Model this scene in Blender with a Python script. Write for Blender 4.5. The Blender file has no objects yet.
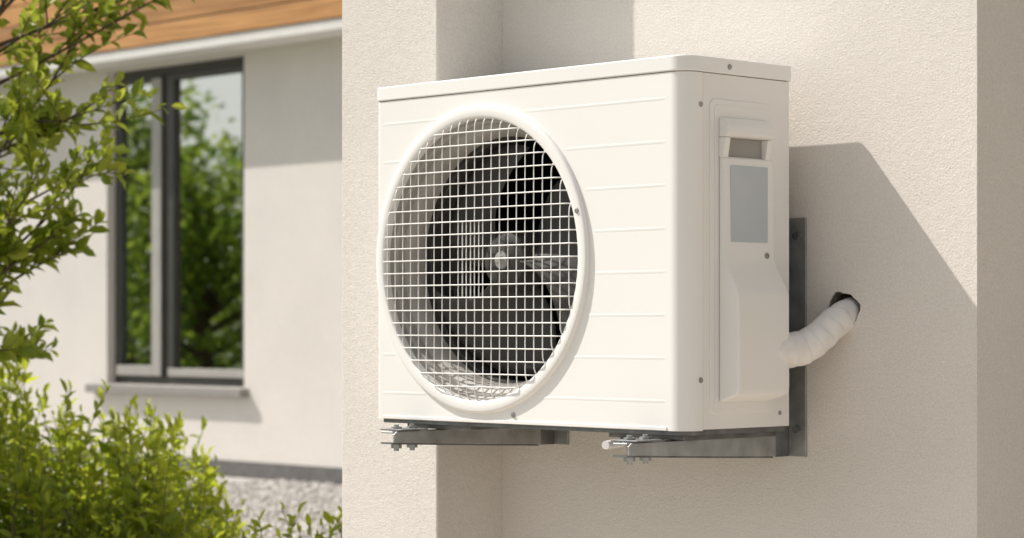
import bpy, bmesh, math, random
import numpy as np
from mathutils import Vector, Matrix
random.seed(7); rng=np.random.default_rng(7)
sc=bpy.context.scene
sc.view_settings.view_transform='Standard'
sc.view_settings.look='None'
sc.view_settings.exposure=0
COL=sc.collection

# ------------------------------------------------------------ camera frame
CAM=Vector((2.819,-3.516,1.0)); A=math.radians(46)
V=Vector((-math.sin(A),math.cos(A),0)); R=Vector((math.cos(A),math.sin(A),0))

# ------------------------------------------------------------ materials
def newmat(name):
    m=bpy.data.materials.new(name); m.use_nodes=True
    nt=m.node_tree; b=nt.nodes['Principled BSDF']
    return m,nt,b
def N(nt,t,**k):
    n=nt.nodes.new(t)
    for a,v in k.items(): setattr(n,a,v)
    return n
def pmat(name,c1,c2=None,rough=.5,scale=8,bump=0,bscale=200,metal=0,detail=4,bdist=.002,spec=.5,bump2=0,b2scale=20,b2dist=None):
    m,nt,b=newmat(name)
    tc=N(nt,'ShaderNodeTexCoord')
    b.inputs['Roughness'].default_value=rough
    b.inputs['Metallic'].default_value=metal
    b.inputs['Specular IOR Level'].default_value=spec
    if c2 is None: c2=tuple(x*.9 for x in c1)
    no=N(nt,'ShaderNodeTexNoise'); no.inputs['Scale'].default_value=scale; no.inputs['Detail'].default_value=detail
    nt.links.new(tc.outputs['Object'],no.inputs['Vector'])
    cr=N(nt,'ShaderNodeValToRGB'); cr.color_ramp.elements[0].position=.3; cr.color_ramp.elements[1].position=.7
    cr.color_ramp.elements[0].color=(*c2,1); cr.color_ramp.elements[1].color=(*c1,1)
    nt.links.new(no.outputs['Fac'],cr.inputs['Fac']); nt.links.new(cr.outputs['Color'],b.inputs['Base Color'])
    last=None
    for (s,st,d) in ((bscale,bump,bdist),(b2scale,bump2,b2dist or bdist*6)):
        if st>0:
            n2=N(nt,'ShaderNodeTexNoise'); n2.inputs['Scale'].default_value=s; n2.inputs['Detail'].default_value=5
            nt.links.new(tc.outputs['Object'],n2.inputs['Vector'])
            bp=N(nt,'ShaderNodeBump'); bp.inputs['Strength'].default_value=st; bp.inputs['Distance'].default_value=d
            nt.links.new(n2.outputs['Fac'],bp.inputs['Height'])
            if last: nt.links.new(last.outputs['Normal'],bp.inputs['Normal'])
            nt.links.new(bp.outputs['Normal'],b.inputs['Normal']); last=bp
    return m
def plaster(name,c,bs,bd,st):
    m,nt,b=newmat(name); tc=N(nt,'ShaderNodeTexCoord')
    b.inputs['Roughness'].default_value=.95; b.inputs['Specular IOR Level'].default_value=.1
    def noise(s,d,r=.5):
        n=N(nt,'ShaderNodeTexNoise'); n.inputs['Scale'].default_value=s; n.inputs['Detail'].default_value=d; n.inputs['Roughness'].default_value=r
        nt.links.new(tc.outputs['Object'],n.inputs['Vector']); return n
    n1=noise(1.9,9,.62); n2=noise(bs*.9,3,.75)
    def mr(n,lo,hi,a=.3,b_=.7):
        q=N(nt,'ShaderNodeMapRange'); q.inputs[1].default_value=a; q.inputs[2].default_value=b_; q.inputs[3].default_value=lo; q.inputs[4].default_value=hi
        nt.links.new(n.outputs['Fac'],q.inputs[0]); return q
    q1=mr(n1,.95,1.035); q2=mr(n2,.89,1.07)
    mu=N(nt,'ShaderNodeMath',operation='MULTIPLY'); nt.links.new(q1.outputs[0],mu.inputs[0]); nt.links.new(q2.outputs[0],mu.inputs[1])
    hs=N(nt,'ShaderNodeHueSaturation'); hs.inputs['Color'].default_value=(*c,1); nt.links.new(mu.outputs[0],hs.inputs['Value'])
    nt.links.new(hs.outputs[0],b.inputs['Base Color'])
    n3=noise(bs,6,.7); bp=N(nt,'ShaderNodeBump'); bp.inputs['Strength'].default_value=st; bp.inputs['Distance'].default_value=bd
    nt.links.new(n3.outputs['Fac'],bp.inputs['Height'])
    n4=noise(bs*.22,3); bp2=N(nt,'ShaderNodeBump'); bp2.inputs['Strength'].default_value=.22; bp2.inputs['Distance'].default_value=bd*1.6
    nt.links.new(n4.outputs['Fac'],bp2.inputs['Height']); nt.links.new(bp.outputs[0],bp2.inputs['Normal']); nt.links.new(bp2.outputs[0],b.inputs['Normal'])
    return m
M_plaster=plaster('plaster',(.775,.73,.675),240,.0036,.8)
M_plaster2=plaster('plaster_wing',(.74,.705,.66),130,.004,.6)
M_white=pmat('white_enamel',(.86,.845,.815),(.835,.82,.79),rough=.5,scale=2.2,bump=.05,bscale=500,bdist=.0005,detail=7)
M_white2=pmat('white_plastic',(.835,.815,.78),(.81,.79,.755),rough=.52,scale=4,bump=.08,bscale=600,bdist=.0005,detail=7)
M_recess_shade=pmat('recess_shade',(.34,.325,.30),(.30,.285,.265),rough=.6)  # grey puts the handle slot's shade into the colour
M_shroud=pmat('shroud_plastic',(.44,.42,.385),(.32,.30,.275),rough=.55,scale=9)
M_wire=pmat('grille_wire',(.86,.845,.82),(.82,.805,.78),rough=.4,scale=20)
M_seam=pmat('seam_dark',(.10,.095,.09),(.08,.075,.07),rough=.8)
M_blade=pmat('fan_plastic',(.075,.072,.067),(.048,.046,.043),rough=.6,scale=6,spec=.3)
M_black=pmat('coil_dark',(.012,.012,.012),(.006,.006,.006),rough=.8,scale=40,spec=.2)
M_hub=pmat('hub_grey',(.45,.45,.43),(.32,.32,.31),rough=.4)
M_label=pmat('label_grey',(.50,.53,.56),(.46,.49,.52),rough=.35,scale=14)
M_galv=pmat('galvanised_steel',(.50,.51,.51),(.33,.34,.34),rough=.42,scale=25,metal=.8,bump=.1,bscale=90)
M_galvd=pmat('galvanised_steel_dull',(.24,.24,.24),(.13,.13,.13),rough=.5,scale=25,metal=.6)
M_screw=pmat('screw_steel',(.42,.41,.40),(.3,.29,.28),rough=.4,metal=.7)
M_tape=pmat('insulation_tape',(.86,.83,.79),(.77,.74,.70),rough=.55,scale=30,bump=.3,bscale=60,bdist=.002)
M_hole=pmat('hole_mortar',(.28,.24,.20),(.09,.075,.06),rough=1,scale=60,bump=1,bscale=90,bdist=.01)
M_frame=pmat('window_frame_dark',(.06,.057,.054),(.05,.047,.044),rough=.4)
M_sash=pmat('window_sash_grey',(.40,.385,.36),(.36,.345,.325),rough=.4)
M_sill=pmat('sill_stone',(.30,.285,.27),(.24,.23,.215),rough=.7,scale=30)
M_trim=pmat('white_trim',(.78,.76,.73),(.72,.70,.67),rough=.6)
M_plinth=pmat('plinth_grey',(.16,.155,.15),(.11,.105,.10),rough=.9,scale=20,bump=.3)
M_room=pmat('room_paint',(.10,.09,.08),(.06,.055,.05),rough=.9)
M_curtain=pmat('curtain',(.5,.48,.44),(.4,.38,.35),rough=.9)
M_roof=pmat('roof_tile',(.12,.09,.075),(.08,.06,.05),rough=.8,scale=12)
M_soil=pmat('soil',(.07,.05,.035),(.035,.025,.018),rough=1,scale=25,bump=.6,bscale=40,bdist=.02)
M_bark=pmat('bark',(.12,.085,.06),(.06,.042,.03),rough=.9,scale=40,bump=.5,bscale=60,bdist=.004)
M_stem=pmat('green_stem',(.12,.12,.04),(.09,.075,.03),rough=.7,scale=40)

def woodmat():
    m,nt,b=newmat('wood_cladding')
    tc=N(nt,'ShaderNodeTexCoord'); mp=N(nt,'ShaderNodeMapping'); mp.inputs['Scale'].default_value=(.5,6,16)
    nt.links.new(tc.outputs['Object'],mp.inputs['Vector'])
    no=N(nt,'ShaderNodeTexNoise'); no.inputs['Scale'].default_value=3; no.inputs['Detail'].default_value=8; no.inputs['Distortion'].default_value=.5
    nt.links.new(mp.outputs['Vector'],no.inputs['Vector'])
    cr=N(nt,'ShaderNodeValToRGB'); e=cr.color_ramp.elements
    e[0].position=.3; e[0].color=(.34,.14,.035,1); e[1].position=.68; e[1].color=(.70,.36,.12,1)
    nt.links.new(no.outputs['Fac'],cr.inputs['Fac'])
    sx=N(nt,'ShaderNodeSeparateXYZ'); nt.links.new(tc.outputs['Object'],sx.inputs[0])
    m1=N(nt,'ShaderNodeMath',operation='DIVIDE'); m1.inputs[1].default_value=.138; nt.links.new(sx.outputs[2],m1.inputs[0])
    m0=N(nt,'ShaderNodeMath',operation='SUBTRACT'); m0.inputs[1].default_value=2.850/.138; nt.links.new(m1.outputs[0],m0.inputs[0])
    m2=N(nt,'ShaderNodeMath',operation='FLOOR'); nt.links.new(m0.outputs[0],m2.inputs[0])
    wn=N(nt,'ShaderNodeTexWhiteNoise',noise_dimensions='1D'); nt.links.new(m2.outputs[0],wn.inputs['W'])
    mr=N(nt,'ShaderNodeMapRange'); mr.inputs[3].default_value=.72; mr.inputs[4].default_value=1.1; nt.links.new(wn.outputs['Value'],mr.inputs[0])
    hs=N(nt,'ShaderNodeHueSaturation'); nt.links.new(cr.outputs['Color'],hs.inputs['Color']); nt.links.new(mr.outputs[0],hs.inputs['Value'])
    nt.links.new(hs.outputs['Color'],b.inputs['Base Color'])
    b.inputs['Roughness'].default_value=.6
    return m
M_wood=woodmat()
def stonemat(name,sc_,cols,bump=.5,dist=.02):
    m,nt,b=newmat(name)
    tc=N(nt,'ShaderNodeTexCoord'); v=N(nt,'ShaderNodeTexVoronoi'); v.inputs['Scale'].default_value=sc_
    nt.links.new(tc.outputs['Object'],v.inputs['Vector'])
    sep=N(nt,'ShaderNodeSeparateColor'); nt.links.new(v.outputs['Color'],sep.inputs['Color'])
    cr=N(nt,'ShaderNodeValToRGB'); e=cr.color_ramp.elements
    e[0].color=(*cols[0],1); e[1].color=(*cols[1],1)
    nt.links.new(sep.outputs[0],cr.inputs['Fac']); nt.links.new(cr.outputs['Color'],b.inputs['Base Color'])
    bp=N(nt,'ShaderNodeBump'); bp.inputs['Strength'].default_value=bump; bp.inputs['Distance'].default_value=dist; bp.invert=True
    nt.links.new(v.outputs['Distance'],bp.inputs['Height']); nt.links.new(bp.outputs['Normal'],b.inputs['Normal'])
    b.inputs['Roughness'].default_value=.9
    return m
M_gravel=stonemat('gravel',40,((.28,.265,.245),(.58,.555,.52)))
M_pebble=stonemat('pebbles',30,((.33,.315,.295),(.66,.635,.60)),bump=0)
M_grass=pmat('grass',(.085,.13,.03),(.04,.07,.015),rough=.9,scale=6,bump=.8,bscale=60,bdist=.03,detail=8)
def bouncemat():  # light beige slabs for the added bounce surface
    m,nt,b=newmat('bounce_paving_mat')
    tc=N(nt,'ShaderNodeTexCoord'); br=N(nt,'ShaderNodeTexBrick')
    br.inputs['Scale'].default_value=1; br.inputs['Brick Width'].default_value=.6; br.inputs['Row Height'].default_value=.6
    br.inputs['Mortar Size'].default_value=.006; br.offset=0
    br.inputs['Color1'].default_value=(.53,.475,.41,1); br.inputs['Color2'].default_value=(.48,.43,.37,1); br.inputs['Mortar'].default_value=(.2,.18,.15,1)
    nt.links.new(tc.outputs['Object'],br.inputs['Vector']); nt.links.new(br.outputs['Color'],b.inputs['Base Color'])
    b.inputs['Roughness'].default_value=.85
    return m
M_bounce=bouncemat()
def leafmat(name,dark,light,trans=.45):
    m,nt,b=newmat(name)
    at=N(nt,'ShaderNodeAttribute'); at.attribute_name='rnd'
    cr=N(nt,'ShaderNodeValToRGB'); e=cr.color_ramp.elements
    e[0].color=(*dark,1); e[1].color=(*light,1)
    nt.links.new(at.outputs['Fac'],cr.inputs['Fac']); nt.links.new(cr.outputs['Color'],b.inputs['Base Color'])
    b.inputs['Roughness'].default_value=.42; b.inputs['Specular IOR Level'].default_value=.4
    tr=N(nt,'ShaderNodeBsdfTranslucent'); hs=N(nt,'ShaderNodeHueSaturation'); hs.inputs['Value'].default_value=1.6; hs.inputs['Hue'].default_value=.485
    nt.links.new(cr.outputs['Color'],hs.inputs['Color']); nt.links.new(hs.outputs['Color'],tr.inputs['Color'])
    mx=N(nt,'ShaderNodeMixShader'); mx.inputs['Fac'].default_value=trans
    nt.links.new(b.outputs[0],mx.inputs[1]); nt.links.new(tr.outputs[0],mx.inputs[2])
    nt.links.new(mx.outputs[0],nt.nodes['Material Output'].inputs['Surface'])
    return m
M_leaf=leafmat('leaves_tree',(.10,.165,.015),(.34,.40,.05),.5)
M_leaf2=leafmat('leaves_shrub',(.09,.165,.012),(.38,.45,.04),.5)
M_leaf3=leafmat('leaves_far',(.07,.15,.012),(.28,.38,.05),.5)
def glassmat():
    m,nt,b=newmat('window_glass'); nt.nodes.remove(b)
    g=N(nt,'ShaderNodeBsdfGlossy'); g.inputs['Roughness'].default_value=.02; g.inputs['Color'].default_value=(.90,.93,.89,1)
    t=N(nt,'ShaderNodeBsdfTransparent'); t.inputs['Color'].default_value=(.55,.57,.55,1)
    mx=N(nt,'ShaderNodeMixShader'); mx.inputs['Fac'].default_value=.52
    nt.links.new(t.outputs[0],mx.inputs[1]); nt.links.new(g.outputs[0],mx.inputs[2])
    nt.links.new(mx.outputs[0],nt.nodes['Material Output'].inputs['Surface'])
    return m
M_glass=glassmat()

# ------------------------------------------------------------ helpers
def empty(name,loc):
    e=bpy.data.objects.new(name,None); e.location=loc; e.empty_display_size=.1; COL.objects.link(e); return e
def mobj(name,v,f,mat,parent=None,smooth=None,bevel=0,seg=3,recalc=True):
    me=bpy.data.meshes.new(name); me.from_pydata([tuple(x) for x in v],[],f); me.update()
    if recalc:
        bm=bmesh.new(); bm.from_mesh(me); bmesh.ops.recalc_face_normals(bm,faces=bm.faces); bm.to_mesh(me); bm.free()
    me.materials.append(mat)
    o=bpy.data.objects.new(name,me); COL.objects.link(o)
    if parent: o.parent=parent; o.location=-Vector(parent.location)
    if bevel>0:
        b=o.modifiers.new('bevel','BEVEL'); b.width=bevel; b.segments=seg; b.limit_method='ANGLE'; b.angle_limit=math.radians(35)
        me.polygons.foreach_set('use_smooth',[True]*len(me.polygons)); b.harden_normals=True
        me.set_sharp_from_angle(angle=math.radians(35))
    elif smooth is not None:
        me.polygons.foreach_set('use_smooth',[True]*len(me.polygons))
        me.set_sharp_from_angle(angle=math.radians(smooth))
    return o
def boxvf(x0,x1,y0,y1,z0,z1,off=0):
    v=[(x0,y0,z0),(x1,y0,z0),(x1,y1,z0),(x0,y1,z0),(x0,y0,z1),(x1,y0,z1),(x1,y1,z1),(x0,y1,z1)]
    f=[(0,3,2,1),(4,5,6,7),(0,1,5,4),(1,2,6,5),(2,3,7,6),(3,0,4,7)]
    return v,[tuple(i+off for i in q) for q in f]
def box(name,x0,x1,y0,y1,z0,z1,mat,parent=None,bevel=0,seg=2):
    v,f=boxvf(x0,x1,y0,y1,z0,z1); return mobj(name,v,f,mat,parent,bevel=bevel,seg=seg)
def prism(name,poly,axis,a,b,mat,parent=None,bevel=0,smooth=None,seg=3):
    def mk(p,t): return {'z':(p[0],p[1],t),'y':(p[0],t,p[1]),'x':(t,p[0],p[1])}[axis]
    n=len(poly); v=[mk(p,a) for p in poly]+[mk(p,b) for p in poly]
    f=[tuple(range(n)),tuple(range(2*n-1,n-1,-1))]+[(i,(i+1)%n,n+(i+1)%n,n+i) for i in range(n)]
    return mobj(name,v,f,mat,parent,bevel=bevel,smooth=smooth,seg=seg)
def rrect(x0,x1,y0,y1,r,n=8):
    rs=r if isinstance(r,(list,tuple)) else [r]*4
    out=[]
    for k,(cx,cy,sx,sy,a0) in enumerate(((x1,y1,-1,-1,0),(x0,y1,1,-1,90),(x0,y0,1,1,180),(x1,y0,-1,1,270))):
        rr=rs[k]
        for i in range(n+1):
            a=math.radians(a0+90*i/n); out.append((cx+sx*rr+rr*math.cos(a),cy+sy*rr+rr*math.sin(a)))
    return out
def tubevf(pts,rad,v,f,n=8,cap=True):
    off=len(v); pts=[Vector(p) for p in pts]; m=len(pts)
    rads=rad if isinstance(rad,(list,tuple)) else [rad]*m
    up=None
    for i,p in enumerate(pts):
        t=(pts[min(i+1,m-1)]-pts[max(i-1,0)]).normalized()
        if up is None:
            up=t.orthogonal().normalized()
        else:
            up=(up-t*up.dot(t)).normalized()
        s=t.cross(up)
        for k in range(n):
            a=2*math.pi*k/n; v.append(tuple(p+(up*math.cos(a)+s*math.sin(a))*rads[i]))
    for i in range(m-1):
        for k in range(n):
            f.append((off+i*n+k,off+i*n+(k+1)%n,off+(i+1)*n+(k+1)%n,off+(i+1)*n+k))
    if cap:
        f.append(tuple(off+k for k in range(n))[::-1]); f.append(tuple(off+(m-1)*n+k for k in range(n)))
def boolean(o,cutter):
    md=o.modifiers.new('b','BOOLEAN'); md.operation='DIFFERENCE'; md.object=cutter; md.solver='EXACT'
    dg=bpy.context.evaluated_depsgraph_get(); dg.update()
    me=bpy.data.meshes.new_from_object(o.evaluated_get(dg)); o.modifiers.clear(); o.data=me
    bpy.data.objects.remove(cutter)
def screw(name,c,axis,parent,r=.005,mat=None):
    c=Vector(c); ax=Vector(axis).normalized(); u=ax.orthogonal().normalized(); w=ax.cross(u)
    v=[];f=[]; n=14
    for (rr,h) in ((r*1.35,0),(r*1.3,.0012),(r,.0014),(r*.9,.003),(r*.35,.0032),(r*.3,.0015)):
        for k in range(n):
            a=2*math.pi*k/n; v.append(tuple(c+ax*h+(u*math.cos(a)+w*math.sin(a))*rr))
    for i in range(5):
        for k in range(n): f.append((i*n+k,i*n+(k+1)%n,(i+1)*n+(k+1)%n,(i+1)*n+k))
    f.append(tuple(5*n+k for k in range(n)))
    return mobj(name,v,f,mat or M_screw,parent,smooth=40)

# ============================================================ HOUSE
house=empty('rendered_house',(-1,3,0))
HM=6.0
bay=box('bay_wall',-1.15,.376,0,6.6,0,HM,M_plaster,house)
n=24
hc=(.076,1.027); HR=.036
def hrad(a): return HR+.0035*math.sin(3*a+1)+.0018*math.sin(7*a)
v=[]
for yy in (-.02,.11):
    for k in range(n):
        a=2*math.pi*k/n; rr=hrad(a)
        v.append((hc[0]+rr*math.cos(a)*1.0,yy,hc[1]+rr*math.sin(a)))
f=[tuple(range(n)),tuple(range(2*n-1,n-1,-1))]+[(i,(i+1)%n,n+(i+1)%n,n+i) for i in range(n)]
cut=mobj('cut',v,f,M_hole)
bpy.context.view_layer.update()
boolean(bay,cut)
v=[];f=[]
m2=48
for j,(yy,sc_) in enumerate(((.003,.99),(.006,.96),(.012,.95),(.03,.94),(.06,.93),(.1,.9))):
    for k in range(m2):
        a=2*math.pi*k/m2; rr=hrad(a)*sc_*(1+random.uniform(-.03,.02))
        v.append((hc[0]+rr*math.cos(a),yy,hc[1]+rr*math.sin(a)))
for j in range(5):
    for k in range(m2): f.append((j*m2+k,j*m2+(k+1)%m2,(j+1)*m2+(k+1)%m2,(j+1)*m2+k))
f.append(tuple(5*m2+k for k in range(m2)))
mobj('pipe_hole_lining',v,f,M_hole,house)
box('corner_pilaster',-1.165,-.850,-.192,.05,0,HM-.002,M_plaster,house,bevel=.005,seg=3)
box('recessed_wall',.3765,8,.9,6.6,0,HM,M_plaster,house)
box('bay_roof',-1.45,8.2,-.25,6.9,HM,HM+.18,M_roof,house)
WY=5.87; X0,X1=-14.5,-1.152
wing=box('wing_wall',X0,X1,WY,WY+.3,0,2.79,M_plaster2,house)
WX0,WX1,WZ0,WZ1=-10.99,-9.42,.59,2.77
c=box('c',WX0,WX1,WY-.1,WY+.5,WZ0,WZ1,M_plaster2); bpy.context.view_layer.update(); boolean(wing,c)
box('wing_side_wall',X0,X0+.3,WY+.3,12,0,2.79,M_plaster2,house)
box('wing_back_wall',X0+.3,X1,11.7,12,0,2.79,M_plaster2,house)
box('plinth',X0,X1,WY-.012,WY-.0005,0,.11,M_plinth,house,bevel=.003)
OH=.31
box('soffit',X0-.3,X1,WY-OH+.03,12.2,2.792,2.84,M_trim,house)
box('eave_trim',X0-.3,X1,WY-OH,WY-OH+.028,2.785,2.853,M_trim,house,bevel=.004)
v=[];f=[]
z=2.856; k=0
while z<4.3:
    a,b=boxvf(X0-.3,X1,WY-OH-.012-(.002*(k%2)),WY-OH+.03,z,z+.130,len(v)); v+=a; f+=b; z+=.138; k+=1
mobj('wood_fascia',v,f,M_wood,house,bevel=.005,seg=2)
box('fascia_backing',X0-.3,X1,WY-OH+.031,WY-OH+.06,2.845,4.3,M_black,house)
box('wing_roof',X0-.4,X1,WY-OH-.05,12.3,4.32,4.42,M_roof,house)
FY=WY+.07
def fr(name,x0,x1,z0,z1,w,y0,y1,mat,wb=None):
    wb=wb or w
    v=[];f=[]
    for q in ((x0,x0+w,z0,z1),(x1-w,x1,z0,z1),(x0+w,x1-w,z1-w,z1),(x0+w,x1-w,z0,z0+wb)):
        a,b=boxvf(q[0],q[1],y0,y1,q[2],q[3],len(v)); v+=a; f+=b
    return mobj(name,v,f,mat,house,bevel=.004,seg=2)
fr('window_frame',WX0+.002,WX1-.002,WZ0+.002,WZ1-.002,.055,FY,FY+.09,M_frame)
xm=-10.36
box('window_mullion',xm-.035,xm+.035,FY-.006,FY+.084,WZ0+.06,WZ1-.06,M_frame,house,bevel=.004)
fr('window_sash',WX0+.06,xm-.038,WZ0+.06,WZ1-.06,.035,FY-.02,FY+.05,M_frame)
box('sash_stile_light',xm-.145,xm-.040,FY-.035,FY-.0205,WZ0+.06,WZ1-.08,M_sash,house,bevel=.003)
box('sash_rail_light',WX0+.06,xm-.147,FY-.035,FY-.0205,WZ0+.06,WZ0+.13,M_sash,house,bevel=.003)
fr('window_sash.001',xm+.038,WX1-.06,WZ0+.06,WZ1-.06,.04,FY-.012,FY+.06,M_frame)
box('window_bottom_rail',xm+.038,WX1-.06,FY-.03,FY-.0125,WZ0+.06,WZ0+.115,M_sash,house,bevel=.003)
box('glass_pane',WX0+.09,xm-.07,FY+.01,FY+.016,WZ0+.09,WZ1-.09,M_glass,house)
box('glass_pane.001',xm+.07,WX1-.09,FY+.02,FY+.026,WZ0+.09,WZ1-.09,M_glass,house)
box('window_sill',WX0-.17,WX1+.05,WY-.07,FY-.001,WZ0-.062,WZ0-.003,M_sill,house,bevel=.006)
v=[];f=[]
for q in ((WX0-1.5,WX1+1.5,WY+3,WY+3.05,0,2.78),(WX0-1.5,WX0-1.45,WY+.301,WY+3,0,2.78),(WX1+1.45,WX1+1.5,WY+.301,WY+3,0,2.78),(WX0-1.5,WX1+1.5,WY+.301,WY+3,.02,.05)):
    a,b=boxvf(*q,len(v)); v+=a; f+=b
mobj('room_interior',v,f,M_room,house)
v=[];f=[]
nn=60
for i in range(nn+1):
    x=WX0+.02+i*.5/nn; y=FY+.2+.025*math.sin(i*.9)
    v+= [(x,y,WZ0+.0),(x,y,WZ1)]
for i in range(nn): f.append((2*i,2*i+2,2*i+3,2*i+1))
mobj('curtain',v,f,M_curtain,house,smooth=80)

# ============================================================ GROUND
def sheet(name,poly,z,mat):
    return mobj(name,[(p[0],p[1],z) for p in poly],[tuple(range(len(poly)))],mat)
sheet('ground',[(-300,-300),(300,-300),(300,300),(-300,300)],0,M_grass)
sheet('bounce_paving',[(-1.6,-9),(9,-9),(9,.89),(.38,.89),(.38,-.002),(-1.14,-.002),(-1.6,-.2)],.006,M_bounce)  # out of view, added to bounce warm fill onto walls and unit
sheet('planting_bed_soil',[(-8,-1.5),(-1.7,-1.5),(-1.7,1.6),(-4,2.6),(-8,2.0)],.010,M_soil)
sheet('gravel_bed',[(-14.5,2.4),(-8,2.2),(-4,2.8),(-1.75,1.9),(-1.2,1.9),(-1.2,5.85),(-14.5,5.85)],.004,M_gravel)
t=(1+5**.5)/2
ico=np.array([(-1,t,0),(1,t,0),(-1,-t,0),(1,-t,0),(0,-1,t),(0,1,t),(0,-1,-t),(0,1,-t),(t,0,-1),(t,0,1),(-t,0,-1),(-t,0,1)],float); ico/=np.linalg.norm(ico[0])
icf=np.array([(0,11,5),(0,5,1),(0,1,7),(0,7,10),(0,10,11),(1,5,9),(5,11,4),(11,10,2),(10,7,6),(7,1,8),(3,9,4),(3,4,2),(3,2,6),(3,6,8),(3,8,9),(4,9,5),(2,4,11),(6,2,10),(8,6,7),(9,8,1)])
NP=9000
P=np.stack([rng.uniform(-9,-3.6,NP),rng.uniform(2.7,5.83,NP),np.full(NP,.010)],1)
S=rng.uniform(.008,.019,(NP,1,1))*rng.uniform(.6,1.2,(NP,1,3))
vv=ico[None]*S*rng.uniform(.8,1.15,(NP,12,1)); ang=rng.uniform(0,6.28,NP); ca,sa=np.cos(ang)[:,None],np.sin(ang)[:,None]
x=vv[:,:,0]*ca-vv[:,:,1]*sa; y=vv[:,:,0]*sa+vv[:,:,1]*ca
vv=np.stack([x,y,vv[:,:,2]],2)+P[:,None,:]
ff=(icf[None]+(np.arange(NP)*12)[:,None,None]).reshape(-1,3)
def npmesh(name,verts,faces_loops,loop_tot,mat,rnd=None,smooth=False):
    me=bpy.data.meshes.new(name); nv=len(verts); nf=len(loop_tot)
    me.vertices.add(nv); me.vertices.foreach_set('co',verts.astype(np.float32).ravel())
    me.loops.add(len(faces_loops)); me.loops.foreach_set('vertex_index',faces_loops.astype(np.int32))
    me.polygons.add(nf); st=np.concatenate([[0],np.cumsum(loop_tot)[:-1]]).astype(np.int32)
    me.polygons.foreach_set('loop_start',st)
    me.polygons.foreach_set('loop_total',loop_tot.astype(np.int32))
    if rnd is not None:
        a=me.attributes.new('rnd','FLOAT','POINT'); a.data.foreach_set('value',rnd.astype(np.float32))
    me.update(calc_edges=True); me.validate()
    if smooth: me.polygons.foreach_set('use_smooth',[True]*nf)
    me.materials.append(mat); o=bpy.data.objects.new(name,me); COL.objects.link(o); return o
npmesh('gravel_pebbles',vv.reshape(-1,3),ff.ravel(),np.full(len(ff),3),M_pebble,smooth=True)

# ============================================================ FOLIAGE
LT=np.array([(0,0,0),(.28,.36,.10),(.28,0,0),(.28,-.36,.10),(.66,.38,.08),(.66,0,-.03),(.66,-.38,.08),(1,0,-.12)])
LF=[(0,2,1),(0,3,2),(1,2,5,4),(2,3,6,5),(4,5,7),(5,6,7)]
def leaves(name,P,D,L,Wd,mat,rnd,nup=None,parent=None):
    n=len(P); D=D/np.linalg.norm(D,axis=1,keepdims=True)
    U=rng.normal(0,.55,(n,3))+np.array([0,0,1.0]) if nup is None else nup
    S=np.cross(U,D); S/=np.linalg.norm(S,axis=1,keepdims=True)+1e-9; U=np.cross(D,S)
    curl=rng.uniform(.4,1.8,n)
    c=P[:,None]+D[:,None]*(LT[None,:,0:1]*L[:,None,None])+S[:,None]*(LT[None,:,1:2]*Wd[:,None,None])+U[:,None]*(LT[None,:,2:3]*(L*curl)[:,None,None])
    loops=[];tot=[]
    for q in LF: loops+=q; tot.append(len(q))
    loops=(np.array(loops)[None]+(np.arange(n)*8)[:,None]).ravel()
    o=npmesh(name,c.reshape(-1,3),loops,np.tile(tot,n),mat,np.repeat(rnd,8),smooth=True)
    if parent: o.parent=parent; o.location=-Vector(parent.location)
    return o
def bez(a,b,c,n):
    return [a*(1-t)**2+b*2*t*(1-t)+c*t*t for t in [i/n for i in range(n+1)]]

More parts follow.
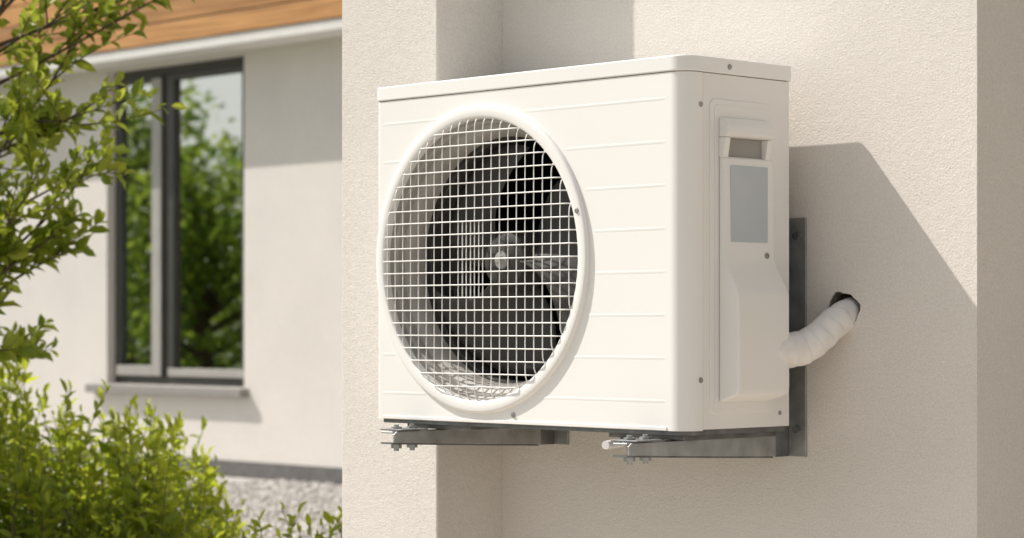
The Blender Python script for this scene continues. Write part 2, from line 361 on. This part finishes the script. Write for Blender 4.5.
def deciduous(name,base,h,limbs,lenf,lleaf,mat,z0,per=13,seed=1,trunk_r=.028,lean=(0,0)):
    rs=random.Random(seed)
    e=empty(name,base); base=Vector(base)
    v=[];f=[]; LP=[];LD=[];LL=[]
    top=base+Vector((lean[0],lean[1],h))
    tr=bez(base,base+Vector((.04,-.03,h*.5)),top,14)
    tubevf(tr,[trunk_r*(1-.8*i/14) for i in range(15)],v,f,8)
    def twig(a,d,l,r):
        b=a+d*l*.5+Vector((0,0,rs.uniform(-.02,.05)*l*3)); c=a+d*l+Vector((0,0,rs.uniform(-.12,.16)*l))
        pts=bez(a,b,c,6); tubevf(pts,[r*(1-.8*i/6) for i in range(7)],v,f,5,False)
        return pts
    def leafy(pts,nl):
        for j in range(nl):
            t=(j+.6)/nl; t=.12+.88*t; i=min(int(t*6),5); q=pts[i].lerp(pts[i+1],t*6-i)
            ax=(pts[i+1]-pts[i]).normalized(); o=ax.orthogonal().normalized(); o.rotate(Matrix.Rotation(j*2.4+rs.uniform(-.5,.5),3,ax))
            d=(ax*rs.uniform(.5,1.1)+o*.9+Vector((0,0,rs.uniform(-.1,.45)))).normalized()
            LP.append(q);LD.append(d);LL.append(lleaf*rs.uniform(.55,1.15)*(1-.25*(t>.9)))
    for i in range(limbs):
        t=rs.random(); z=z0+(h-z0)*t; k=min(int(z/h*14),13); a=tr[k].lerp(tr[k+1],z/h*14-k)
        az=i*2.399+rs.uniform(-.3,.3); el=math.radians(rs.uniform(10,55))
        d=Vector((math.cos(az)*math.cos(el),math.sin(az)*math.cos(el),math.sin(el)))
        l=lenf(z/h)*rs.uniform(.7,1.1)
        pts=twig(a,d,l,.008); leafy(pts,per//2)
        for q in range(8):
            tt=rs.uniform(.25,1); kk=min(int(tt*6),5); a2=pts[kk].lerp(pts[kk+1],tt*6-kk)
            dd=(d*.8+Vector((rs.uniform(-1,1),rs.uniform(-1,1),rs.uniform(-.4,.9)))*.7).normalized()
            leafy(twig(a2,dd,l*rs.uniform(.22,.5),.003),per)
    mobj('trunk_and_branches',v,f,M_bark,e,smooth=60,recalc=False)
    P=np.array([tuple(p) for p in LP]);D=np.array([tuple(p) for p in LD]);L=np.array(LL)
    leaves('leaves',P,D,L,L*.56,mat,rng.beta(2,2,len(L)),parent=e)
    return e
tb=CAM+V*7.1-R*1.68
deciduous('young_tree',(tb.x,tb.y,0),2.5,78,lambda t:.26+.68*min(1,max(0,(t-.25)/.45)),.066,M_leaf,.80,per=11,seed=21,trunk_r=.028)

def shrub(name,pts,hts,lleaf,mat,spread,per,z0=.05):
    e=empty(name,(float(np.mean([p[0] for p in pts])),float(np.mean([p[1] for p in pts])),0))
    v=[];f=[];LP=[];LD=[];LL=[];RR=[]
    for (x,y),h in zip(pts,hts):
        a=Vector((x,y,0)); tip=Vector((x+random.gauss(0,spread),y+random.gauss(0,spread),h))
        ps=bez(a,Vector((x+random.gauss(0,spread*.4),y+random.gauss(0,spread*.4),h*.6)),tip,6)
        tubevf(ps,[.0035*(1-.75*i/6) for i in range(7)],v,f,4,False)
        nl=int(per*h/.7)+6; tone=random.uniform(-.18,.18); ls=lleaf*random.uniform(.75,1.2)
        for j in range(nl):
            t=.15+.85*(j+random.random())/nl; i=min(int(t*6),5); q=ps[i].lerp(ps[i+1],t*6-i)
            az=j*2.4+random.uniform(-.5,.5); el=math.radians(random.uniform(15,55) if t<.93 else random.uniform(50,85))
            d=Vector((math.cos(az)*math.cos(el),math.sin(az)*math.cos(el),math.sin(el)))
            LP.append(q);LD.append(d);LL.append(ls*random.uniform(.6,1.15)*(1-.3*(t>.92)))
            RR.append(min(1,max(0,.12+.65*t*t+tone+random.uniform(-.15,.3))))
    mobj('stems',v,f,M_stem,e,smooth=60,recalc=False)
    P=np.array([tuple(p) for p in LP]);D=np.array([tuple(p) for p in LD]);L=np.array(LL)
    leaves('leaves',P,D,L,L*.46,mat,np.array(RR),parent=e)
    return e
pts=[];hts=[]
def topz(px): return float(np.interp(px,[-120,0,50,90,130,170,205,240],[.93,.88,.80,.66,.74,.68,.50,.36]))
for i in range(520):
    dep=random.uniform(6.9,8.4); px=random.uniform(-140,228)
    p=CAM+V*dep+R*((px-512)/2347*dep)
    pts.append((p.x,p.y)); hts.append(max(.15,topz(px)*random.uniform(.55,1.10)*(1-.12*abs(dep-7.6))))
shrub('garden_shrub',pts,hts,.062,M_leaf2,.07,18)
pts=[];hts=[]
for i in range(50):
    p=CAM+V*(6.6+random.uniform(-.25,.3))+R*(-.58+random.uniform(-.20,.2))
    pts.append((p.x,p.y)); hts.append(random.uniform(.3,.48))
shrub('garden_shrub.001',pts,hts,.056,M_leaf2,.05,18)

def far_tree(name,base,h,rad,nleaf,seed):
    e=empty(name,base); b=Vector(base); rs=np.random.default_rng(seed)
    v=[];f=[]
    tubevf(bez(b,b+Vector((.1,.05,h*.4)),b+Vector((0,.1,h*.85)),8),[.12*(1-.09*i) for i in range(9)],v,f,8)
    cl=[]
    for i in range(30):
        a=rs.uniform(0,6.28); zz=rs.uniform(.2,1)*h; rr=rad*rs.uniform(.2,1)*math.sin(min(1,(1.12-zz/h)*1.6)*math.pi/2)
        c=b+Vector((rr*math.cos(a),rr*math.sin(a),zz)); cl.append(c)
        tubevf([b+Vector((0,.05,zz*.65)),b.lerp(c,.5)+Vector((0,0,0.35*zz)),c],[.04,.025,.008],v,f,5,False)
    mobj('trunk_and_branches',v,f,M_bark,e,smooth=60,recalc=False)
    C=np.array([tuple(c) for c in cl])[rs.integers(0,len(cl),nleaf)]
    d=rs.normal(0,1,(nleaf,3)); d/=np.linalg.norm(d,axis=1,keepdims=True)
    P=C+d*(rad*.30*rs.uniform(.3,1,(nleaf,1))**.5)
    L=rs.uniform(.10,.17,nleaf)
    leaves('leaves',P,d+rs.normal(0,.5,(nleaf,3)),L,L*.6,M_leaf3,rs.uniform(0,1,nleaf),parent=e)
for i,(x,y,h,r) in enumerate([(-16.8,.9,2.5,1.2),(-19.6,-.6,3.6,1.5),(-22,-2.6,3.2,1.6),(-15.2,-1.8,2.3,1.2),(-25,-1,4.4,2.0),(-18.6,-4.2,3.2,1.7),(-28,-6,4.8,2.2)]):
    far_tree('garden_tree' if i==0 else 'garden_tree.%03d'%i,(x,y,0),h,r,2200,50+i)

# ============================================================ AIR CONDITIONER
ZB=.808; H=.68; W=.85; YF=-.36; YB=-.06; ZL=ZB+.650
ac=empty('air_conditioner_outdoor_unit',(-.425,-.21,ZB))
CX,CZ=-.542,1.129
RI=.290
x0,x1,z0,z1=-W+.016,-.070,ZB,ZL
corner=[math.atan2(zz-CZ,xx-CX) for xx in (x0,x1) for zz in (z0,z1)]
angs=sorted([2*math.pi*k/128-math.pi for k in range(128)]+corner)
v=[];f=[]
for a in angs:
    ca_,sa_=math.cos(a),math.sin(a)
    v.append((CX+RI*ca_,YF,CZ+RI*sa_))
    ts=[]
    if ca_>1e-9: ts.append((x1-CX)/ca_)
    if ca_<-1e-9: ts.append((x0-CX)/ca_)
    if sa_>1e-9: ts.append((z1-CZ)/sa_)
    if sa_<-1e-9: ts.append((z0-CZ)/sa_)
    tt=min(ts); v.append((CX+tt*ca_,YF,CZ+tt*sa_))
n=len(angs)
for i in range(n):
    j=(i+1)%n; f.append((2*i,2*i+1,2*j+1,2*j))
mobj('front_panel',v,f,M_white,ac)
def wall_strip(name,prof,z0,z1,mat):
    v=[];f=[];n=len(prof)
    for z in (z0,z1):
        for p in prof: v.append((p[0],p[1],z))
    for i in range(n-1): f.append((i,i+1,n+i+1,n+i))
    return mobj(name,v,f,mat,ac,smooth=30,recalc=False)
r=.036
prof=[(-.070,YF),(-.060,YF),(-.050,YF),(-r-.004,YF),(-r,YF)]+[(-r+r*math.sin(math.radians(a)),YF+r-r*math.cos(math.radians(a))) for a in range(5,91,5)]+[(0,YF+r+.003),(0,YF+.047),(-.003,YF+.0471)]
wall_strip('front_panel_corner',prof,ZB,ZL,M_white)
r=.010
prof=[(-W+.0015,YB),(-W,YF+.02)]+[(-W+r-r*math.cos(math.radians(a)),YF+r-r*math.sin(math.radians(a))) for a in range(0,91,10)]+[(-W+.014,YF),(-W+.016,YF)]
wall_strip('left_panel',prof,ZB,ZL,M_white)
wall_strip('side_panel',[(-.005,YF+.0496),(-.0018,YF+.0495),(-.0018,YB-.006),(-.0078,YB),(-W+.0015,YB)],ZB+.002,ZL,M_white2)
wall_strip('seam_backing',[(-.006,YF+.03),(-.006,YF+.07)],ZB+.001,ZL,M_seam)
lid=rrect(-W-.002,.0025,YF-.0025,YB+.002,[.010,.010,.012,.0385],12)
prism('lid',lid,'z',ZL+.0014,ZB+H,M_white,ac,bevel=.0028,seg=4)
prism('lid_gap',rrect(-W+.004,-.004,YF+.004,YB-.004,[.01,.01,.014,.036],8),'z',ZL-.003,ZL+.004,M_seam,ac)
prism('base_pan',rrect(-W+.006,-.006,YF+.006,YB-.004,[.01,.01,.014,.034],8),'z',ZB-.008,ZB+.003,M_galvd,ac)
for i,(a,b) in enumerate(((-.79,-.60),(-.22,-.03))):
    box('mounting_foot' if i==0 else 'mounting_foot.001',a,b,YF+.03,YB-.01,ZB-.018,ZB-.0085,M_galvd,ac,bevel=.002)
box('front_bottom_lip',-W+.02,-.045,YF-.0018,YF+.001,ZB+.0005,ZB+.007,M_white,ac,bevel=.0008)
v=[];f=[]
ro=.3035
for zz in [ZL-.047-.0785*k for k in range(8)]:
    if zz<ZB+.03: continue
    dz=zz-CZ; segs=[]
    if abs(dz)<ro:
        hw=math.sqrt(ro*ro-dz*dz); segs=[(-W+.016,CX-hw-.006),(CX+hw+.010,-.045)]
    else: segs=[(-W+.016,-.045)]
    for a,b in segs:
        if b-a<.022: continue
        o=len(v); prof=[(0.0002,-.0042),(-.0006,-.0010),(-.0006,.0010),(0.0002,.0042)]
        for xx,kk in ((a,0),(a+.010,1),(b-.010,1),(b,0)):
            for (py,pz) in prof: v.append((xx,YF+py*kk+(.0003 if kk==0 else 0),zz+pz))
        for i in range(3):
            for j in range(3): f.append((o+i*4+j,o+i*4+j+1,o+(i+1)*4+j+1,o+(i+1)*4+j))
mobj('front_ribs',v,f,M_white,ac,smooth=40)
def revolve(name,prof,mat,n=128,cx=CX,cz=CZ,smooth=35):
    v=[];f=[];m=len(prof)
    for k in range(n):
        a=2*math.pi*k/n
        for (rr,yy) in prof: v.append((cx+rr*math.cos(a),yy,cz+rr*math.sin(a)))
    for k in range(n):
        for j in range(m-1): f.append((k*m+j,((k+1)%n)*m+j,((k+1)%n)*m+j+1,k*m+j+1))
    return mobj(name,v,f,mat,ac,smooth=smooth,recalc=False)
revolve('fan_ring',[(.3035,-.3585),(.3032,-.3630),(.3022,-.3660),(.3000,-.3680),(.297,-.3690),(.2815,-.3690),(.2790,-.3680),(.2772,-.366),(.2760,-.362),(.2755,-.350)],M_white)
revolve('bell_mouth',[(.2752,-.352),(.2735,-.340),(.2690,-.337),(.2675,-.333),(.2668,-.320),(.2640,-.3165),(.258,-.314),(.252,-.306),(.2475,-.293),(.2455,-.281)],M_shroud)
revolve('bell_mouth_throat',[(.2455,-.281),(.2450,-.268),(.242,-.266),(.2415,-.215),(.30,-.204)],M_blade)
v=[];f=[]
RW=.280; sph=.0250; spv=.0236
def wire(fixed,kind,lo=None,hi=None,ybase=-.3745,rad=.0016):
    if abs(fixed)>=RW-.010: return
    hw=math.sqrt(RW*RW-fixed*fixed) if lo is None else None
    a,b=(-hw,hw) if lo is None else (lo,hi)
    pts=[]
    if lo is None:
        S_=[(a,-.362),(a+.006,ybase+.004),(a+.014,ybase+.0008),(a+.024,ybase),(0 if a+.024<0<b-.024 else (a+b)/2,ybase-.0005),(b-.024,ybase),(b-.014,ybase+.0008),(b-.006,ybase+.004),(b,-.362)]
    else: S_=[(a,ybase),((a+b)/2,ybase),(b,ybase)]
    for s,y in S_:
        pts.append((CX+s,y,CZ+fixed) if kind=='h' else (CX+fixed,y+.0025,CZ+s))
    tubevf(pts,rad,v,f,6)
for k in range(-11,12):
    wire(k*sph,'h',rad=.0013); wire(k*spv,'v',rad=.00115)
for k in (-2,-1,0):
    wire((k+.5)*spv,'v',-3*sph,3*sph,rad=.00115)
mobj('fan_grille',v,f,M_wire,ac,smooth=60,recalc=False)
v=[];f=[]
nb=3
for b in range(nb):
    a0=b*2*math.pi/nb+.5; o=len(v); nr,na=10,14
    for i in range(nr+1):
        tr_=i/nr; rr=.05+.180*tr_
        span=math.radians(66+30*math.sin(tr_*math.pi*.6)); sweep=math.radians(-28)*tr_**1.5
        for j in range(na+1):
            tj=j/na; aa=a0+sweep+span*(tj-.5)
            yy=-.262+.062*(tj-.5)*(1.15-.35*tr_)+.012*math.sin(tj*math.pi)
            v.append((CX+rr*math.cos(aa),yy,CZ+rr*math.sin(aa)))
    for i in range(nr):
        for j in range(na): f.append((o+i*(na+1)+j,o+i*(na+1)+j+1,o+(i+1)*(na+1)+j+1,o+(i+1)*(na+1)+j))
fo=mobj('fan_blades',v,f,M_blade,ac,smooth=70)
s=fo.modifiers.new('s','SOLIDIFY'); s.thickness=.003
revolve('fan_hub',[(.0,-.298),(.045,-.297),(.056,-.292),(.060,-.28),(.061,-.22)],M_blade,48)
revolve('fan_hub_nut',[(.0,-.311),(.007,-.311),(.008,-.306),(.010,-.303),(.017,-.302),(.018,-.298)],M_hub,24)
v=[];f=[]
a,b=boxvf(-W+.02,-.16,YB-.045,YB-.004,ZB+.01,ZL-.01); v+=a;f+=b
for k in range(60):
    xx=-W+.03+k*.0113; a,b=boxvf(xx,xx+.002,YB-.052,YB-.0455,ZB+.015,ZL-.015,len(v)); v+=a;f+=b
mobj('condenser_coil',v,f,M_black,ac)
box('partition',-.165,-.16,YF+.02,YB-.05,ZB+.01,ZL-.01,M_black,ac)
def U(u): return YF+u-.017
def rplate(name,u0,u1,z0,z1,r,x0_,x1_,mat,bevel=.0015):
    return prism(name,rrect(U(u0),U(u1),z0,z1,r,8),'x',x0_,x1_,mat,ac,bevel=bevel,seg=3)
rplate('side_emboss',.083,.262,ZB+.03,1.412,.014,-.004,.0012,M_white2,.0015)
rplate('side_emboss_inner',.094,.252,ZB+.04,1.402,.010,.0014,.0022,M_white2,.0004)
def yprism(name,prof,u0,u1,mat,bevel=.004,seg=4):
    return prism(name,prof,'y',U(u0),U(u1),mat,ac,bevel=bevel,seg=seg)
yprism('handle_hood',[(.0023,1.380),(.010,1.379),(.024,1.364),(.026,1.347),(.021,1.343),(.0023,1.343)],.105,.238,M_white2,.003)
yprism('handle_cheek',[(.0023,1.3425),(.020,1.3425),(.014,1.306),(.0023,1.306)],.105,.119,M_white2,.002)
yprism('handle_cheek_rear',[(.0023,1.3425),(.020,1.3425),(.014,1.306),(.0023,1.306)],.224,.238,M_white2,.002)
rplate('handle_recess',.1192,.2238,1.309,1.3425,.002,.0024,.0034,M_recess_shade,.0003)
yprism('valve_cover',[(.0023,1.308),(.012,1.307),(.014,1.300),(.015,1.125),(.022,1.105),(.046,1.066),(.050,1.052),(.051,.885),(.046,.872),(.0023,.858)],.105,.250,M_white2,.0045,5)
rplate('rating_label',.124,.228,1.152,1.292,.002,.0145,.0158,M_label,.0003)
screw('cover_screw',(.0150,U(.226),1.128),(1,0,0),ac,.0045)
screw('panel_screw',(.0,YF+.041,1.400),(1,-.05,0),ac,.004)
screw('panel_screw.001',(.0,YF+.041,.900),(1,-.05,0),ac,.004)
screw('lid_screw',(.0025,U(.135),ZL+.015),(1,0,0),ac,.004)
screw('ring_screw',(CX+.290*math.cos(.30),-.3688,CZ+.290*math.sin(.30)),(0,-1,0),ac,.004)
screw('bottom_screw',(-.445,YF-.0005,ZB+.018),(0,-1,0),ac,.004)
screw('bottom_screw.001',(-.003,U(.284),.835),(1,0,0),ac,.0035)

# ============================================================ BRACKET
br=empty('wall_mounting_bracket',(-.35,-.2,.75))
TIP=-.452
def arm(tag,xa,side):
    s=side
    box('wall_upright'+tag,min(xa,xa+s*.042),max(xa,xa+s*.042),-.0045,-.0005,.748,1.205,M_galv,br,bevel=.001)
    box('wall_upright_flange'+tag,min(xa,xa-s*.004),max(xa,xa-s*.004),-.042,-.0005,.748,1.205,M_galvd,br,bevel=.001)
    za=.7885
    prof=[(-.0425,za),(TIP+.008,za),(TIP,za-.006),(TIP,za-.022),(-.2,za-.033),(-.0425,za-.039)]
    xs=(xa-.004*s,xa)
    prism('arm_web'+tag,prof,'x',min(xs),max(xs),M_galv,br,bevel=.001)
    xf=(xa-.004*s-.001*s,xa-.040*s)
    box('arm_top_flange'+tag,min(xf),max(xf),TIP,-.045,za-.004,za-.0005,M_galv,br,bevel=.001)
    prism('arm_bottom_lip'+tag,[(TIP,za-.022),(TIP,za-.0255),(-.2,za-.0365),(-.045,za-.0425),(-.045,za-.039),(-.2,za-.033)],'x',min(xf),max(xf),M_galvd,br)
    for k,yy in enumerate((TIP+.025,-.385,-.12)):
        v=[];f=[]; xb=xa-s*.022
        tubevf([(xb,yy,za-.040),(xb,yy,za+.013)],.0052,v,f,10)
        tubevf([(xb,yy,za),(xb,yy,za+.0085)],.0108,v,f,6)
        tubevf([(xb,yy,za-.0345),(xb,yy,za-.0265)],.0108,v,f,6)
        tubevf([(xb,yy,za-.0005),(xb,yy,za+.0012)],.015,v,f,16)
        mobj('bolt'+tag+('_%d'%k),v,f,M_galv,br,smooth=40)
    box('clamp_plate'+tag,xa-s*.055 if s>0 else xa-.010,xa+.010 if s>0 else xa+.055,TIP+.01,-.37,za+.0015,za+.0045,M_galvd,br,bevel=.001)
    for zz in (1.17,.98,.80):
        v=[];f=[]; tubevf([(xa+s*.022,-.0045,zz),(xa+s*.022,-.012,zz)],.008,v,f,6); mobj('anchor'+tag+'_%d'%int(zz*100),v,f,M_galvd,br,smooth=40)
arm('_a',-.053,1); arm('_b',-.690,1)
box('cross_rail',-.645,-.012-.046,-.030,-.005,.985,1.02,M_galvd,br,bevel=.002)
v=[];f=[]
tubevf([(-.20,-.30,.80),(-.20,-.30,.788),(-.195,-.32,.780),(-.18,-.38,.778)],.008,v,f,12)
mobj('drain_spout',v,f,M_white2,ac,smooth=50)

# ============================================================ PIPE
pp=empty('insulated_refrigerant_pipe',(.05,-.08,.95))
ctrl=[Vector(p) for p in ((-.010,-.200,.952),(.012,-.160,.952),(.030,-.118,.953),(.046,-.084,.959),(.061,-.052,.978),(.072,-.022,1.004),(.0755,.012,1.020),(.076,.05,1.023),(.076,.10,1.024))]
def cr(p0,p1,p2,p3,t): return .5*((2*p1)+(-p0+p2)*t+(2*p0-5*p1+4*p2-p3)*t*t+(-p0+3*p1-3*p2+p3)*t**3)
path=[]
cc=[ctrl[0]]+ctrl+[ctrl[-1]]
for i in range(len(ctrl)-1):
    for k in range(22): path.append(cr(cc[i],cc[i+1],cc[i+2],cc[i+3],k/22))
v=[];f=[];n=28;L=0;up=None
for i,p in enumerate(path):
    if i: L+=(p-path[i-1]).length
    t=(path[min(i+1,len(path)-1)]-path[max(i-1,0)]).normalized()
    up=t.orthogonal().normalized() if up is None else (up-t*up.dot(t)).normalized(); s=t.cross(up)
    base=.0350-.0062*min(1,max(0,(L-.06)/.12))
    for k in range(n):
        a=2*math.pi*k/n; ph=((L/.025)-k/n)%1.0
        rr=base+.0013*ph+.0007*math.sin(3*a+L*60)+ (.0005*math.sin(L*230+2*a))
        v.append(tuple(p+(up*math.cos(a)+s*math.sin(a))*rr))
for i in range(len(path)-1):
    for k in range(n): f.append((i*n+k,i*n+(k+1)%n,(i+1)*n+(k+1)%n,(i+1)*n+k))
mobj('taped_insulation',v,f,M_tape,pp,smooth=50,recalc=False)

# ============================================================ LIGHT
sd=Vector((2.2,1.08,-2.68))
sun=bpy.data.lights.new('sun','SUN'); sun.energy=5; sun.angle=math.radians(.5); sun.color=(1,.945,.875)
so=bpy.data.objects.new('sun',sun); so.rotation_euler=sd.to_track_quat('-Z','Y').to_euler(); so.location=(-8,-4,10); COL.objects.link(so)
w=bpy.data.worlds.new('World'); sc.world=w; w.use_nodes=True; nt=w.node_tree
bg=nt.nodes['Background']; sky=nt.nodes.new('ShaderNodeTexSky'); sky.sky_type='NISHITA'; sky.sun_disc=False
sky.sun_elevation=math.atan2(-sd.z,math.hypot(sd.x,sd.y)); sky.sun_rotation=math.atan2(-sd.x,-sd.y)%(2*math.pi)
sky.air_density=1.0; sky.dust_density=2.3; sky.ozone_density=.8
hs=nt.nodes.new('ShaderNodeHueSaturation'); hs.inputs['Saturation'].default_value=.30
nt.links.new(sky.outputs[0],hs.inputs['Color']); nt.links.new(hs.outputs[0],bg.inputs['Color'])
bg.inputs['Strength'].default_value=.13

# ============================================================ CAMERA
cd=bpy.data.cameras.new('camera'); co=bpy.data.objects.new('camera',cd); COL.objects.link(co)
co.location=CAM; co.rotation_euler=(math.radians(90),0,A)
cd.lens=2347/1024*36; cd.sensor_width=36; cd.shift_y=56/1024; cd.clip_end=1000; cd.clip_start=.05
cd.dof.use_dof=True; cd.dof.focus_distance=4.45; cd.dof.aperture_fstop=5.6
sc.camera=co
